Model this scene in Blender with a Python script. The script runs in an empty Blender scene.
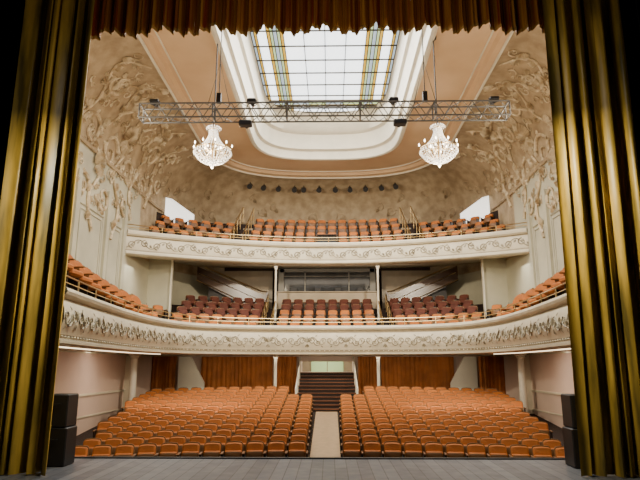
import bpy, math, random
from mathutils import Vector, Matrix
random.seed(7)
C = bpy.context.scene.collection
ZC = 2.0   # eye height above stage

# ---------------------------------------------------------------- materials
def mat(name, col, rough=0.6, metal=0.0, var=0.0, vscale=4.0, bump=0.0, bscale=20.0, emit=None, estr=0.0, sheen=0.0, col2=None, spec=0.5, stretch=None):
    m = bpy.data.materials.new(name); m.use_nodes = True
    nt = m.node_tree; b = nt.nodes['Principled BSDF']
    b.inputs['Base Color'].default_value = (*col, 1); b.inputs['Roughness'].default_value = rough
    b.inputs['Metallic'].default_value = metal
    b.inputs['Specular IOR Level'].default_value = spec
    if sheen: b.inputs['Sheen Weight'].default_value = sheen; b.inputs['Sheen Tint'].default_value = (*col,1)
    tc = nt.nodes.new('ShaderNodeTexCoord')
    if var or col2:
        n = nt.nodes.new('ShaderNodeTexNoise'); n.inputs['Scale'].default_value = vscale; n.inputs['Detail'].default_value = 5
        if stretch:
            mp = nt.nodes.new('ShaderNodeMapping'); mp.inputs['Scale'].default_value = stretch
            nt.links.new(tc.outputs['Object'], mp.inputs['Vector']); nt.links.new(mp.outputs['Vector'], n.inputs['Vector'])
        else: nt.links.new(tc.outputs['Object'], n.inputs['Vector'])
        r = nt.nodes.new('ShaderNodeValToRGB')
        c2 = col2 if col2 else tuple(c*(1-var) for c in col)
        r.color_ramp.elements[0].position = 0.35; r.color_ramp.elements[1].position = 0.65
        r.color_ramp.elements[0].color = (*c2, 1); r.color_ramp.elements[1].color = (*col, 1)
        nt.links.new(n.outputs['Fac'], r.inputs['Fac']); nt.links.new(r.outputs['Color'], b.inputs['Base Color'])
    if bump:
        n2 = nt.nodes.new('ShaderNodeTexNoise'); n2.inputs['Scale'].default_value = bscale
        nt.links.new(tc.outputs['Object'], n2.inputs['Vector'])
        bp = nt.nodes.new('ShaderNodeBump'); bp.inputs['Strength'].default_value = bump; bp.inputs['Distance'].default_value = 0.03
        nt.links.new(n2.outputs['Fac'], bp.inputs['Height']); nt.links.new(bp.outputs['Normal'], b.inputs['Normal'])
    if emit:
        b.inputs['Emission Color'].default_value = (*emit, 1); b.inputs['Emission Strength'].default_value = estr
    return m

M_cream  = mat('cream_plaster', (0.72,0.65,0.49), 0.5, var=0.14, vscale=1.5, bump=0.1)
M_side   = mat('pale_green_plaster', (0.57,0.54,0.40), 0.6, var=0.2, vscale=0.8, bump=0.1)
M_cove   = mat('aged_recess_shaded_plaster', (0.50,0.39,0.25), 0.6, bump=0.5, bscale=6, col2=(0.34,0.25,0.15), vscale=2.2)  # darker patches: patina, also standing for recess shade behind the stucco
M_peach  = mat('peach_ceiling_plaster', (0.79,0.56,0.35), 0.55, col2=(0.68,0.46,0.27), vscale=0.5, bump=0.05)
M_orn    = mat('stucco_relief', (0.76,0.65,0.46), 0.5, col2=(0.38,0.275,0.15), vscale=3.0)  # second colour paints deep shadow into the relief as dark patches
M_orn2   = mat('silvered_scroll_relief', (0.46,0.41,0.30), 0.45, col2=(0.18,0.15,0.09), vscale=6)
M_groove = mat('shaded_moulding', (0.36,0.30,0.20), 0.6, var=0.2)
M_white  = mat('white_moulding', (0.84,0.79,0.65), 0.45, var=0.08, vscale=2)
M_pink   = mat('rosy_cream_wall', (0.68,0.52,0.42), 0.6, var=0.08, vscale=1)
M_brown  = mat('dark_brown_wall', (0.07,0.034,0.021), 0.7, var=0.3, vscale=1)
M_floor  = mat('brown_carpet', (0.022,0.010,0.006), 0.9, var=0.2, vscale=10, bump=0.3, bscale=100)
M_aisle  = mat('glossy_tan_aisle_parquet', (0.58,0.40,0.24), 0.28, var=0.15, vscale=6)
M_seat   = mat('orange_velvet', (0.55,0.165,0.022), 0.75, vscale=1.6, sheen=0.15, bump=0.1, col2=(0.37,0.105,0.013))
M_seat_shade   = mat('orange_velvet_shaded', (0.12,0.03,0.016), 0.8, var=0.3, vscale=3, sheen=0.15)  # seat velvet darkened to put the under-balcony shade into its colour
M_gwood  = mat('golden_seat_plywood', (0.21,0.085,0.02), 0.5, var=0.4, vscale=3)
M_wood   = mat('beech_edge', (0.27,0.135,0.045), 0.45, var=0.3, vscale=7)
M_dwood  = mat('dark_wood', (0.022,0.010,0.006), 0.4, var=0.3, vscale=6)
M_stairw = mat('red_brown_step', (0.20,0.075,0.035), 0.4, var=0.3, vscale=2)
M_stairs2= mat('dark_brown_stair_parapet', (0.09,0.05,0.03), 0.25, var=0.35, vscale=2)
M_tan    = mat('tan_stair_parapet', (0.46,0.37,0.25), 0.4, var=0.15, vscale=2)
M_black  = mat('black_metal', (0.010,0.010,0.011), 0.5)
M_drape_black = mat('black_drape', (0.004,0.004,0.004), 0.95, var=0.2, spec=0.1)
M_gold   = mat('gold_velvet', (0.66,0.42,0.06), 0.40, sheen=0.2, col2=(0.12,0.085,0.015), vscale=1.8, stretch=(2.2,2.2,0.25))  # dark vertical streaks paint the shade of the fold valleys
M_rust   = mat('rust_gold_velvet', (0.22,0.03,0.010), 0.5, sheen=0.2, col2=(0.50,0.24,0.04), vscale=3.4, stretch=(2.6,2.6,0.08))
M_fringe = mat('gold_fringe', (0.46,0.25,0.06), 0.6, var=0.4, vscale=30)
M_rcurt  = mat('orange_brown_curtain', (0.50,0.16,0.03), 0.7, sheen=0.2, var=0.3, vscale=2)
M_brass  = mat('brass', (0.72,0.52,0.25), 0.28, 1.0, var=0.1)
M_alu    = mat('aluminium_truss', (0.15,0.147,0.14), 0.5, 0.4, var=0.15)
M_cryst  = mat('crystal', (0.95,0.93,0.88), 0.08, 0.0, emit=(1.0,0.93,0.82), estr=0.5)  # emission stands in for sparkle; the crystals are no lamps
M_bulb   = mat('lit_bulb', (1,0.95,0.85), 0.3, emit=(1.0,0.88,0.68), estr=14)
M_lamp   = mat('downlight_lens', (1,0.95,0.85), 0.3, emit=(1.0,0.86,0.65), estr=10)
M_strip  = mat('warm_light_strip', (1,0.95,0.85), 0.3, emit=(1.0,0.80,0.52), estr=2.6)
M_glassd = mat('dim_grey_booth_glass', (0.06,0.06,0.058), 0.12, var=0.5, vscale=1.5)
M_grey   = mat('grey_booth_paint', (0.22,0.21,0.18), 0.5, var=0.1)
M_green  = mat('lit_green_door', (0.45,0.62,0.30), 0.5, emit=(0.6,0.8,0.4), estr=0.35)
M_grille = mat('speaker_grille', (0.01,0.01,0.011), 0.6, bump=0.5, bscale=300)
M_clear  = mat('clear_skylight_glass', (0.8,0.85,0.88), 0.2, emit=(0.90,0.96,1.0), estr=3.0)
M_amber  = mat('amber_skylight_glass', (0.8,0.55,0.15), 0.2, emit=(0.88,0.52,0.06), estr=1.1)
M_sgreen = mat('green_skylight_glass', (0.4,0.6,0.35), 0.2, emit=(0.62,0.76,0.38), estr=1.3)
M_blue   = mat('blue_grey_skylight_glass', (0.4,0.5,0.55), 0.2, emit=(0.48,0.60,0.68), estr=1.2)
M_bar    = mat('bronze_glazing_bar', (0.05,0.04,0.025), 0.5)
M_daylit = mat('lit_white_doorway', (0.9,0.9,0.85), 0.5, emit=(1,0.98,0.92), estr=1.3)

def stage_mat():
    m = bpy.data.materials.new('grey_stage_boards'); m.use_nodes = True
    nt = m.node_tree; b = nt.nodes['Principled BSDF']
    tc = nt.nodes.new('ShaderNodeTexCoord'); mp = nt.nodes.new('ShaderNodeMapping')
    mp.inputs['Rotation'].default_value = (0,0,math.pi/2)
    nt.links.new(tc.outputs['Object'], mp.inputs['Vector'])
    br = nt.nodes.new('ShaderNodeTexBrick'); br.inputs['Scale'].default_value = 1
    br.inputs['Color1'].default_value=(0.095,0.10,0.118,1); br.inputs['Color2'].default_value=(0.165,0.172,0.195,1)
    br.inputs['Mortar'].default_value=(0.025,0.026,0.03,1); br.inputs['Mortar Size'].default_value=0.009
    br.inputs['Brick Width'].default_value=12.0; br.inputs['Row Height'].default_value=0.24
    nt.links.new(mp.outputs['Vector'], br.inputs['Vector'])
    nt.links.new(br.outputs['Color'], b.inputs['Base Color'])
    n = nt.nodes.new('ShaderNodeTexNoise'); n.inputs['Scale'].default_value=3
    nt.links.new(tc.outputs['Object'], n.inputs['Vector'])
    mr = nt.nodes.new('ShaderNodeMapRange'); mr.inputs['To Min'].default_value=0.25; mr.inputs['To Max'].default_value=0.5
    nt.links.new(n.outputs['Fac'], mr.inputs['Value']); nt.links.new(mr.outputs['Result'], b.inputs['Roughness'])
    return m
M_stage = stage_mat()

# ---------------------------------------------------------------- mesh builder
class MB:
    def __init__(s): s.v=[]; s.f=[]; s.m=[]
    def add(s, vs, fs, mi=0):
        o=len(s.v); s.v += [tuple(p) for p in vs]
        for f in fs: s.f.append(tuple(i+o for i in f)); s.m.append(mi)
    def merge(s, t, mi=None):
        o=len(s.v); s.v+=t.v; s.f+=[tuple(i+o for i in f) for f in t.f]; s.m+=[m if mi is None else mi for m in t.m]
    def box(s, cx,cy,cz,sx,sy,sz,mi=0,rz=0,bev=0.0):
        hx,hy,hz=sx/2,sy/2,sz/2
        if bev<=0:
            P=[(x,y,z) for x in(-hx,hx) for y in(-hy,hy) for z in(-hz,hz)]
            F=[(0,1,3,2),(4,6,7,5),(0,4,5,1),(2,3,7,6),(0,2,6,4),(1,5,7,3)]
        else:
            P=[];F=[]
            rings=[(-hz,bev),(-hz+bev,0),(hz-bev,0),(hz,bev)]
            for z,i in rings:
                a,b=hx-i,hy-i; q=bev
                P+=[(-a+q,-b,z),(a-q,-b,z),(a,-b+q,z),(a,b-q,z),(a-q,b,z),(-a+q,b,z),(-a,b-q,z),(-a,-b+q,z)]
            for r in range(3):
                for k in range(8): F.append((r*8+k,r*8+(k+1)%8,(r+1)*8+(k+1)%8,(r+1)*8+k))
            F.append(tuple(range(7,-1,-1))); F.append(tuple(range(24,32)))
        c,sn=math.cos(rz),math.sin(rz)
        s.add([(cx+x*c-y*sn, cy+x*sn+y*c, cz+z) for x,y,z in P],F,mi)
    def tube(s, pts, r, seg=6, mi=0, cap=True):
        n=len(pts); pts=[Vector(p) for p in pts]; V=[];F=[]
        rr = r if isinstance(r,(list,tuple)) else [r]*n
        for i,p in enumerate(pts):
            t=(pts[min(i+1,n-1)]-pts[max(i-1,0)])
            if t.length<1e-9: t=Vector((0,0,1))
            t.normalize(); up=Vector((0,0,1)) if abs(t.z)<0.9 else Vector((1,0,0))
            a=t.cross(up).normalized(); b=t.cross(a)
            for k in range(seg):
                an=2*math.pi*k/seg; V.append(p+(a*math.cos(an)+b*math.sin(an))*rr[i])
        for i in range(n-1):
            for k in range(seg): F.append((i*seg+k,i*seg+(k+1)%seg,(i+1)*seg+(k+1)%seg,(i+1)*seg+k))
        if cap: F.append(tuple(range(seg-1,-1,-1))); F.append(tuple((n-1)*seg+k for k in range(seg)))
        s.add(V,F,mi)
    def lathe(s, prof, c, seg=16, mi=0):
        V=[];F=[]
        for r,z in prof:
            for k in range(seg):
                a=2*math.pi*k/seg; V.append((c[0]+r*math.cos(a),c[1]+r*math.sin(a),c[2]+z))
        for i in range(len(prof)-1):
            for k in range(seg): F.append((i*seg+k,i*seg+(k+1)%seg,(i+1)*seg+(k+1)%seg,(i+1)*seg+k))
        s.add(V,F,mi)
    def grid(s, fn, nu, nv, mi=0):
        V=[fn(i/nu,j/nv) for i in range(nu+1) for j in range(nv+1)]
        F=[(i*(nv+1)+j,(i+1)*(nv+1)+j,(i+1)*(nv+1)+j+1,i*(nv+1)+j+1) for i in range(nu) for j in range(nv)]
        s.add(V,F,mi)
    def loft(s, loops, closed=True, mis=None):
        n=len(loops[0]); o=[p for l in loops for p in l]
        base=len(s.v); s.v+=[tuple(p) for p in o]
        for r in range(len(loops)-1):
            for k in range(n if closed else n-1):
                f=(r*n+k, r*n+(k+1)%n, (r+1)*n+(k+1)%n, (r+1)*n+k)
                s.f.append(tuple(i+base for i in f)); s.m.append(mis[r] if mis else 0)
    def oct(s, c, r, h, mi=0):
        x,y,z=c
        s.add([(x+r,y,z),(x,y+r,z),(x-r,y,z),(x,y-r,z),(x,y,z+h),(x,y,z-h)],[(0,1,4),(1,2,4),(2,3,4),(3,0,4),(1,0,5),(2,1,5),(3,2,5),(0,3,5)],mi)
    def mesh(s, name, mats, smooth=True):
        me=bpy.data.meshes.new(name); me.from_pydata(s.v,[],s.f); me.update()
        for m in mats: me.materials.append(m)
        me.polygons.foreach_set('material_index', s.m)
        if smooth:
            me.polygons.foreach_set('use_smooth',[True]*len(s.f)); 
            try: me.set_sharp_from_angle(angle=math.radians(35))
            except Exception: pass
        return me
    def obj(s, name, mats, smooth=True, parent=None, label=None, cat=None, kind=None, group=None, loc=(0,0,0)):
        o=bpy.data.objects.new(name, s.mesh(name,mats,smooth)); C.objects.link(o); o.location=loc
        if parent: o.parent=parent
        tag(o,label,cat,kind,group); return o
def tag(o,label=None,cat=None,kind=None,group=None):
    if label: o['label']=label
    if cat: o['category']=cat
    if kind: o['kind']=kind
    if group: o['group']=group
def empty(name, loc, label, cat, group=None, rz=0):
    e=bpy.data.objects.new(name,None); e.empty_display_size=0.2; e.location=loc; e.rotation_euler=(0,0,rz)
    C.objects.link(e); tag(e,label,cat,None,group); return e
def par(o,p): 
    o.parent=p; o.matrix_parent_inverse=Matrix.Translation(-Vector(p.location))
def parto(mb,name,mats,p,smooth=True,label=None):
    o=mb.obj(name,mats,smooth,label=label); par(o,p); return o

def catmull(P, n):
    out=[]; P=[Vector(p) for p in P]; Q=[P[0]*2-P[1]]+P+[P[-1]*2-P[-2]]
    for i in range(len(P)-1):
        a,b,c,d=Q[i:i+4]
        for k in range(n):
            t=k/n
            out.append(0.5*((2*b)+(c-a)*t+(2*a-5*b+4*c-d)*t*t+(3*b-a-3*c+d)*t**3))
    out.append(P[-1]); return out
def resample(pts, step):
    L=[0]
    for i in range(1,len(pts)): L.append(L[-1]+(pts[i]-pts[i-1]).length)
    n=max(2,int(L[-1]/step)); out=[]; j=0
    for k in range(n+1):
        d=L[-1]*k/n
        while j<len(L)-2 and L[j+1]<d: j+=1
        t=(d-L[j])/max(1e-9,(L[j+1]-L[j])); out.append(pts[j].lerp(pts[j+1],t))
    return out, L[-1]

# ---------------------------------------------------------------- hall dimensions
XW=8.6; YF=12.5
def fz(y): return -0.92+0.1*(max(y,14.5)-14.5)
Z0=ZC+7.8; Z1=ZC+10.7
def plan(xh,yf,ys,yb,n):
    P=[]
    for i in range(20): P.append(Vector((-xh, yf+(ys-yf)*i/20,0)))
    for i in range(16):
        a=math.pi/2*i/16; P.append(Vector((-xh*math.cos(a)**(2/n), ys+(yb-ys)*math.sin(a)**(2/n),0)))
    P.append(Vector((0,yb,0)))
    R=[Vector((-p.x,p.y,0)) for p in reversed(P[:-1])]
    F=[Vector((xh*(1-2*i/9),yf,0)) for i in range(1,9)]
    return P+R+F
W=plan(XW,YF,25.5,33.5,2.5); Cc=plan(6.15,YF,25.5,31,2.8)
NO=73
def at(L,z): return [Vector((p.x,p.y,z)) for p in L]

seg_l=W[:20]; seg_b=W[19:54]; seg_r=W[53:73]
for nm,sg,lb in (('wall_left',seg_l,'pale side wall of the auditorium'),('wall_back',seg_b,'curved rear wall of the auditorium'),('wall_right',seg_r,'pale side wall of the auditorium')):
    mb=MB(); zs=[-1.2,ZC+0.45,ZC+4.9,Z0]
    mb.loft([at(sg,z) for z in zs],closed=False,mis=[0,1,2] )
    mb.obj(nm,[M_pink,M_side,M_side if nm!='wall_back' else M_cove],kind='structure',label=lb)
def ring(t):
    a=1-math.cos(t*math.pi/2); zz=Z0+(Z1-Z0)*math.sin(t*math.pi/2)
    return [Vector((w.x+(c.x-w.x)*a, w.y+(c.y-w.y)*a, zz)) for w,c in zip(W[:NO],Cc[:NO])]
mb=MB()
mb.loft([ring(t/8) for t in range(9)],closed=False,mis=[0]*8)
R=lambda x,yb,z,ys=24.6: at(plan(x,14.0,ys,yb,3.2),z)
loops2=[at(Cc,Z1),at(plan(5.9,12.6,25.5,30.7,2.8),Z1+0.02),at(plan(5.8,12.7,25.5,30.6,2.8),Z1+0.16),R(3.75,28.2,Z1+0.16),R(3.7,28.15,Z1-0.0),R(3.6,28.05,Z1-0.06),R(3.5,27.95,Z1-0.02),R(3.46,27.9,Z1+0.12),
 R(3.42,27.8,Z1+0.34,24.5),R(3.30,27.60,Z1+0.40,24.3),R(3.26,27.45,Z1+0.75,24.1),R(3.18,27.25,Z1+1.05,24.0),R(3.06,27.0,Z1+1.12,23.8),R(2.98,26.7,Z1+1.45,23.6),R(2.88,26.3,Z1+1.9,23.2)]
mb.loft(loops2,mis=[2,2,2]+[1]*11)
mb.obj('ceiling',[M_cove,M_white,M_peach],kind='structure',label='pale peach plaster ceiling with deep curved cove')

mb=MB(); e=at(Cc[:NO],Z1-0.03)
mb.tube(e,0.06,6)
mb.tube(at(plan(5.6,12.7,25.5,30.35,2.8)[:NO],Z1+0.14),0.035,5)
mb.obj('trim_1',[M_white],kind='structure',label='pale cornice line round the ceiling')
mb=MB()
mb.tube([p.lerp(Vector((0,22,p.z)),0.006) for p in at(W[:NO],Z0)],0.08,6)
mb.obj('trim_2',[M_cove],kind='structure',label='plaster moulding at the foot of the cove')

# ---------------------------------------------------------------- skylight
G=MB(); zg=Z1+1.9; GX=2.88
half=[(0,0.83,0),(0.83,1.62,0),(1.62,1.74,1),(1.74,1.86,2),(1.86,2.02,3),(2.02,2.14,2),(2.14,2.26,1),(2.26,2.66,0),(2.66,2.76,1),(2.76,2.88,3)]
cols=[(-b,-a,c) for a,b,c in reversed(half)]+half
ys=[13.9+i*1.06 for i in range(11)]+[25.0,25.13,25.5,25.63,26.3]
for j in range(len(ys)-1):
    for ci,(a,b,mi) in enumerate(cols):
        mm=mi
        if j in (11,13): mm=1
        if j==12: mm=2 if ci%2 else 3
        G.add([(a,ys[j],zg),(b,ys[j],zg),(b,ys[j+1],zg),(a,ys[j+1],zg)],[(0,1,2,3)],mm)
sk=G.obj('window_1',[M_clear,M_amber,M_sgreen,M_blue],smooth=False,kind='structure',label='large stained glass skylight in the ceiling')
mb=MB()
for a in sorted(set([c[0] for c in cols]+[GX])):
    mb.box(a,20.1,zg-0.04,0.03,12.4,0.05)
for y in ys: mb.box(0,y,zg-0.045,2*GX,0.034,0.05)
mb.obj('glazing_bar',[M_bar],smooth=False,parent=sk)

# ---------------------------------------------------------------- ornament on cove
arc=[0]
for i in range(1,NO): arc.append(arc[-1]+(W[i]-W[i-1]).length)
CL=4.2
def Q(s,h,lift=0.0):
    s=max(0,min(arc[-1]-1e-6,s))
    lo,hi=0,NO-1
    while hi-lo>1:
        m=(lo+hi)//2
        if arc[m]<=s: lo=m
        else: hi=m
    t=(s-arc[lo])/(arc[lo+1]-arc[lo]); w=W[lo].lerp(W[lo+1],t); c=Cc[lo].lerp(Cc[lo+1],t)
    if h<0: p=Vector((w.x,w.y,Z0+h)); n=(c-w).normalized()
    else:
        v=min(1,h/CL); a=1-math.cos(v*math.pi/2); p=Vector((w.x+(c.x-w.x)*a,w.y+(c.y-w.y)*a,Z0+(Z1-Z0)*math.sin(v*math.pi/2)))
        inn=(c-w).normalized(); n=(inn*math.cos(v*math.pi/2)+Vector((0,0,-1))*math.sin(v*math.pi/2)).normalized()
    return p+n*lift
def leaf(mb,s,h,ang,L,wd,mi=0,QQ=Q,lf=1.0):
    c,sn=math.cos(ang),math.sin(ang)
    def T(x,y,l): return QQ(s+x*c-y*sn,h+x*sn+y*c,l*lf)
    k=min(1,L/0.5)
    V=[T(0,0,0.02),T(L*0.35,wd,0.02),T(L*0.75,wd*0.7,0.03*k),T(L,0,0.08*k),T(L*0.75,-wd*0.7,0.03*k),T(L*0.35,-wd,0.02),T(L*0.45,0,0.14*k)]
    mb.add(V,[(0,1,6),(1,2,6),(2,3,6),(3,4,6),(4,5,6),(5,0,6)],mi)
def scroll(mb,s,h,R0,a0,dirn,turns=1.4,r=0.055,leaves=True,QQ=Q,lk=1.0,N=26,lift=0.055):
    P=[];rr=[]
    for i in range(N+1):
        t=i/N; a=a0+dirn*turns*2*math.pi*t; rad=R0*(1-t)**0.85+0.03
        P.append(QQ(s+rad*math.cos(a),h+rad*math.sin(a),lift)); rr.append(r*(1.25-0.8*t))
        if leaves and i%4==0 and i<N*0.6:
            leaf(mb,s+rad*math.cos(a),h+rad*math.sin(a),a+dirn*0.75,R0*0.45*(1-t*0.5)*lk,R0*0.10,lf=1.5)
    mb.tube(P,rr,6)
    for k in range(5): leaf(mb,s,h,a0+k*1.256,R0*0.2,R0*0.07,QQ=QQ)
def leafspray(mb,s,h,ang,L,n=5,wd=0.10):
    for j in range(n):
        q=j-(n-1)/2
        leaf(mb,s,h,ang+q*0.36,L*(1-0.13*abs(q)),L*wd,lf=1.6)
def stem(mb,pts,r0=0.068,r1=0.03,spray=True):
    P=catmull([(a,b,0) for a,b in pts],8); n=len(P)
    mb.tube([Q(p.x,p.y,0.06) for p in P],[r0+(r1-r0)*i/(n-1) for i in range(n)],6)
    if spray:
        for i in range(3,n-2,3):
            d=P[i+1]-P[i-1]; an=math.atan2(d.y,d.x); sd=1 if (i//3)%2 else -1
            leafspray(mb,P[i].x,P[i].y,an+sd*0.8,0.42,5,0.11)
mbL=MB()
for pts in ([(5.0,-2.6),(5.6,-1.2),(5.1,0.2),(5.9,1.6),(5.2,3.0),(6.0,4.0)],
            [(7.2,-3.0),(6.7,-1.8),(7.5,-0.6),(6.9,0.6),(7.7,1.8),(7.2,3.2),(8.2,4.0)],
            [(9.0,-2.9),(9.5,-1.6),(8.8,-0.2),(9.6,1.0),(9.1,2.4),(10.0,3.9)],
            [(11.0,-1.6),(10.6,-0.4),(11.4,0.8),(10.9,2.2),(11.9,3.8)],
            [(12.6,-0.6),(13.2,0.5),(12.7,1.8),(13.7,3.4)],
            [(7.6,1.8),(9.0,2.9),(10.6,2.9),(12.2,2.1),(13.8,1.6)]):
    stem(mbL,pts)
big=((6.4,0.6,0.62,math.pi,-1),(6.3,2.6,0.56,math.pi,1),(8.2,0.4,0.68,0,1),(8.4,2.5,0.56,math.pi,-1),(8.0,-1.5,0.52,math.pi,1),(10.2,0.2,0.58,math.pi,-1),(10.2,-1.2,0.45,0,-1),(10.3,2.0,0.56,0,1),(11.9,1.7,0.55,math.pi,-1),(12.0,0.2,0.45,0,1),(13.5,2.2,0.42,0,1),(13.9,0.9,0.38,0,-1),(5.2,1.0,0.5,0,-1),(6.2,-1.5,0.48,0,1))
for s_,h_,R_,a_,d_ in big: scroll(mbL,s_,h_,R_,a_,d_,1.4,0.038+0.05*R_)
rnd=random.Random(12)
cnt=0
while cnt<95:
    s_=4.8+10.5*rnd.random()**1.15; h_=rnd.uniform(-2.4,4.0)
    if h_<-2.6+max(0,(s_-8.5))*0.7: continue
    r_=rnd.uniform(0.11,0.22); d_=rnd.choice((-1,1)); a_=rnd.uniform(0,6.28)
    scroll(mbL,s_,h_,r_,a_,d_,rnd.uniform(0.7,1.3),0.026,N=14); leafspray(mbL,s_+r_*math.cos(a_),h_+r_*math.sin(a_),a_-d_*1.2,rnd.uniform(0.2,0.36),3,0.12)
    cnt+=1
for s0,h0,Rr in ((9.2,1.35,0.75),(7.3,-0.4,0.55),(11.3,2.7,0.5)):
    for k in range(13): leaf(mbL,s0,h0,math.pi*k/12,Rr*(0.8+0.2*math.sin(math.pi*k/12)),Rr*0.08,lf=2.0)
    for k in range(5): leaf(mbL,s0,h0,-math.pi/2+(k-2)*0.4,Rr*0.9,Rr*0.08,lf=1.6)
LW=arc[20]
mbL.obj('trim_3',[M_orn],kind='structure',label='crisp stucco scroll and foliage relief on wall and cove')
mbR=MB(); mbR.v=[(-x,y,z) for x,y,z in mbL.v]; mbR.f=[tuple(reversed(f)) for f in mbL.f]; mbR.m=list(mbL.m)
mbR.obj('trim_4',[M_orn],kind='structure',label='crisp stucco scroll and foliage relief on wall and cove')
mb=MB(); rnd=random.Random(5); mid=arc[-1]/2; s=14.6
while s<mid-0.4:
    for rep in range(2):
        h=rnd.uniform(-0.2,2.2); r0=rnd.uniform(0.18,0.32); d=rnd.choice((-1,1)); a=rnd.uniform(0,3)
        for q,dd in ((s,d),(arc[-1]-s,-d)):
            scroll(mb,q,h,r0,(math.pi-a) if q>mid else a,dd,1.2,0.032,N=16,lift=0.045); leafspray(mb,q+0.3*dd,h-0.3,math.pi/2+0.8*dd,0.35,3)
    s+=rnd.uniform(0.6,1.0)
mb.obj('trim_5',[M_cove],kind='structure',label='faint stucco scroll relief along the rear cove')

def panel(mb,x,y0,y1,z0,z1,r=0.035):
    mb.tube([(x,y0,z0),(x,y1,z0)],r,4);mb.tube([(x,y0,z1),(x,y1,z1)],r,4);mb.tube([(x,y0,z0),(x,y0,z1)],r,4);mb.tube([(x,y1,z0),(x,y1,z1)],r,4)
for sg,nm in ((-1,'trim_6'),(1,'trim_7')):
    mb=MB(); x=sg*(XW-0.02)
    for y0,y1 in ((13.2,15.4),(15.9,18.1),(18.6,20.8),(21.3,22.7)):
        panel(mb,x,y0,y1,ZC+2.6,ZC+5.6); panel(mb,x,y0+.18,y1-.18,ZC+2.78,ZC+5.42,0.02)
    for y in (15.65,18.35,21.05,22.9):
        mb.box(sg*(XW-0.06),y,ZC+4.0,0.12,0.28,5.4)
    mb.obj(nm,[M_side],kind='structure',smooth=False,label='raised panel mouldings on the side wall')
for sg,nm in ((-1,'trim_8'),(1,'trim_9')):
    mb=MB()
    mb.box(sg*(XW-0.04),19.2,1.0,0.08,11.5,0.08); mb.box(sg*(XW-0.04),19.2,0.25,0.05,11.5,0.05)
    for y in (16.5,24.6): mb.box(sg*(XW-0.12),y,0.6,0.24,0.4,3.7)
    mb.obj(nm,[M_cream],kind='structure',smooth=False,label='dado rail and flat pilasters on the stalls wall')

# ---------------------------------------------------------------- floors
mb=MB()
mb.add([(-XW,13.2,fz(14.5)),(XW,13.2,fz(14.5)),(XW,14.5,fz(14.5)),(-XW,14.5,fz(14.5)),(-XW,32,fz(32)),(XW,32,fz(32))],[(0,1,2,3),(3,2,5,4)])
mb.obj('floor',[M_floor],smooth=False,kind='structure',label='brown raked auditorium floor')
mb=MB(); mb.grid(lambda u,v:((u-0.5)*0.9,13.3+v*11.4,fz(13.3+v*11.4)+0.015),1,14)
mb.obj('aisle_carpet',[M_aisle],smooth=False,label='glossy warm tan aisle strip between the seat blocks',cat='aisle')
mb=MB(); mb.box(0,7.6,-0.06,18,11.2,0.12,0); mb.box(0,13.16,-0.62,18,0.08,1.0,1); mb.box(0,13.14,0.01,12,0.12,0.03,1)
mb.obj('floor_stage',[M_stage,M_black],smooth=False,kind='structure',label='dark blue-grey long wooden stage boards with black nosing')
mb=MB()
for sg in(-1,1): mb.box(sg*8.45,12.3,6,5.2,0.3,14)
mb.box(0,12.3,13.2,12,0.3,4.0)
mb.obj('wall_proscenium',[M_cream],smooth=False,kind='structure',label='plaster wall around the stage opening')

# ---------------------------------------------------------------- parapet tools
def side_norm(pts):
    N=[]
    for i in range(len(pts)):
        t=(pts[min(i+1,len(pts)-1)]-pts[max(i-1,0)]).normalized()
        N.append(Vector((t.y,-t.x,0)).normalized())
    return N
half1=[(-6.0,12.5,0),(-6.3,15.5,0),(-6.5,18.5,0),(-6.45,21,0),(-5.95,23.2,0),(-4.8,24.55,0),(-3,25.3,0),(0,25.6,0)]
full1=half1+[(-x,y,z) for x,y,z in reversed(half1[:-1])]
c1,L1=resample(catmull(full1,12),0.2); n1=side_norm(c1)
DR=3.7
def f2(x): return 27.0-DR*(abs(x)/XW)**2
def sag(x): return -0.20*(abs(x)/XW)**2
full2=[Vector((x,f2(x),sag(x))) for x in [ -XW+i*XW/30 for i in range(61)]]
c2,L2=resample(full2,0.2); n2=side_norm(c2)
B1b=ZC+0.47; B2b=ZC+4.85
prof1=[(-.3,0.0),(0.05,0.0),(0.12,0.04),(0.13,0.10),(0.05,0.15),(0.06,0.24),(0.15,0.38),(0.20,0.56),(0.19,0.78),(0.12,0.98),(0.05,1.06),(0.10,1.09),(0.19,1.13),(0.22,1.20),(0.19,1.27),(0.10,1.31),(-.12,1.31),(-.14,1.2),(-.14,0.35)]
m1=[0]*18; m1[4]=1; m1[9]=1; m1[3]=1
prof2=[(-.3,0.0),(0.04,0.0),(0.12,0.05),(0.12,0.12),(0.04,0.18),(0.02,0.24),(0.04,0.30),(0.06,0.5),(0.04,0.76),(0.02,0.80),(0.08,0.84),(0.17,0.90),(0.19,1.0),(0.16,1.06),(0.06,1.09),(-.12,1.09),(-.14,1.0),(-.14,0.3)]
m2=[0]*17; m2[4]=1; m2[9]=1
def pz(prof,h):
    for (a,b),(c,d) in zip(prof[1:],prof[2:]):
        if b<=h<=d and d>b: return a+(c-a)*(h-b)/(d-b)
    return 0.1
def parapet(cv,nv,prof,zb,mis):
    mb=MB(); loops=[[p+n*o+Vector((0,0,zb+h)) for p,n in zip(cv,nv)] for o,h in prof]
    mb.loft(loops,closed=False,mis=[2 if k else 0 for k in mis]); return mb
def surfQ(cv,nv,prof,zb,L):
    n=len(cv)-1
    def q(s,h,l):
        s=max(0,min(L-1e-6,s)); k=s/L*n; i=int(k); t=k-i
        p=cv[i].lerp(cv[i+1],t); nn=nv[i].lerp(nv[i+1],t)
        return p+nn*(pz(prof,h)+l*0.5)+Vector((0,0,zb+h))
    return q
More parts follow.
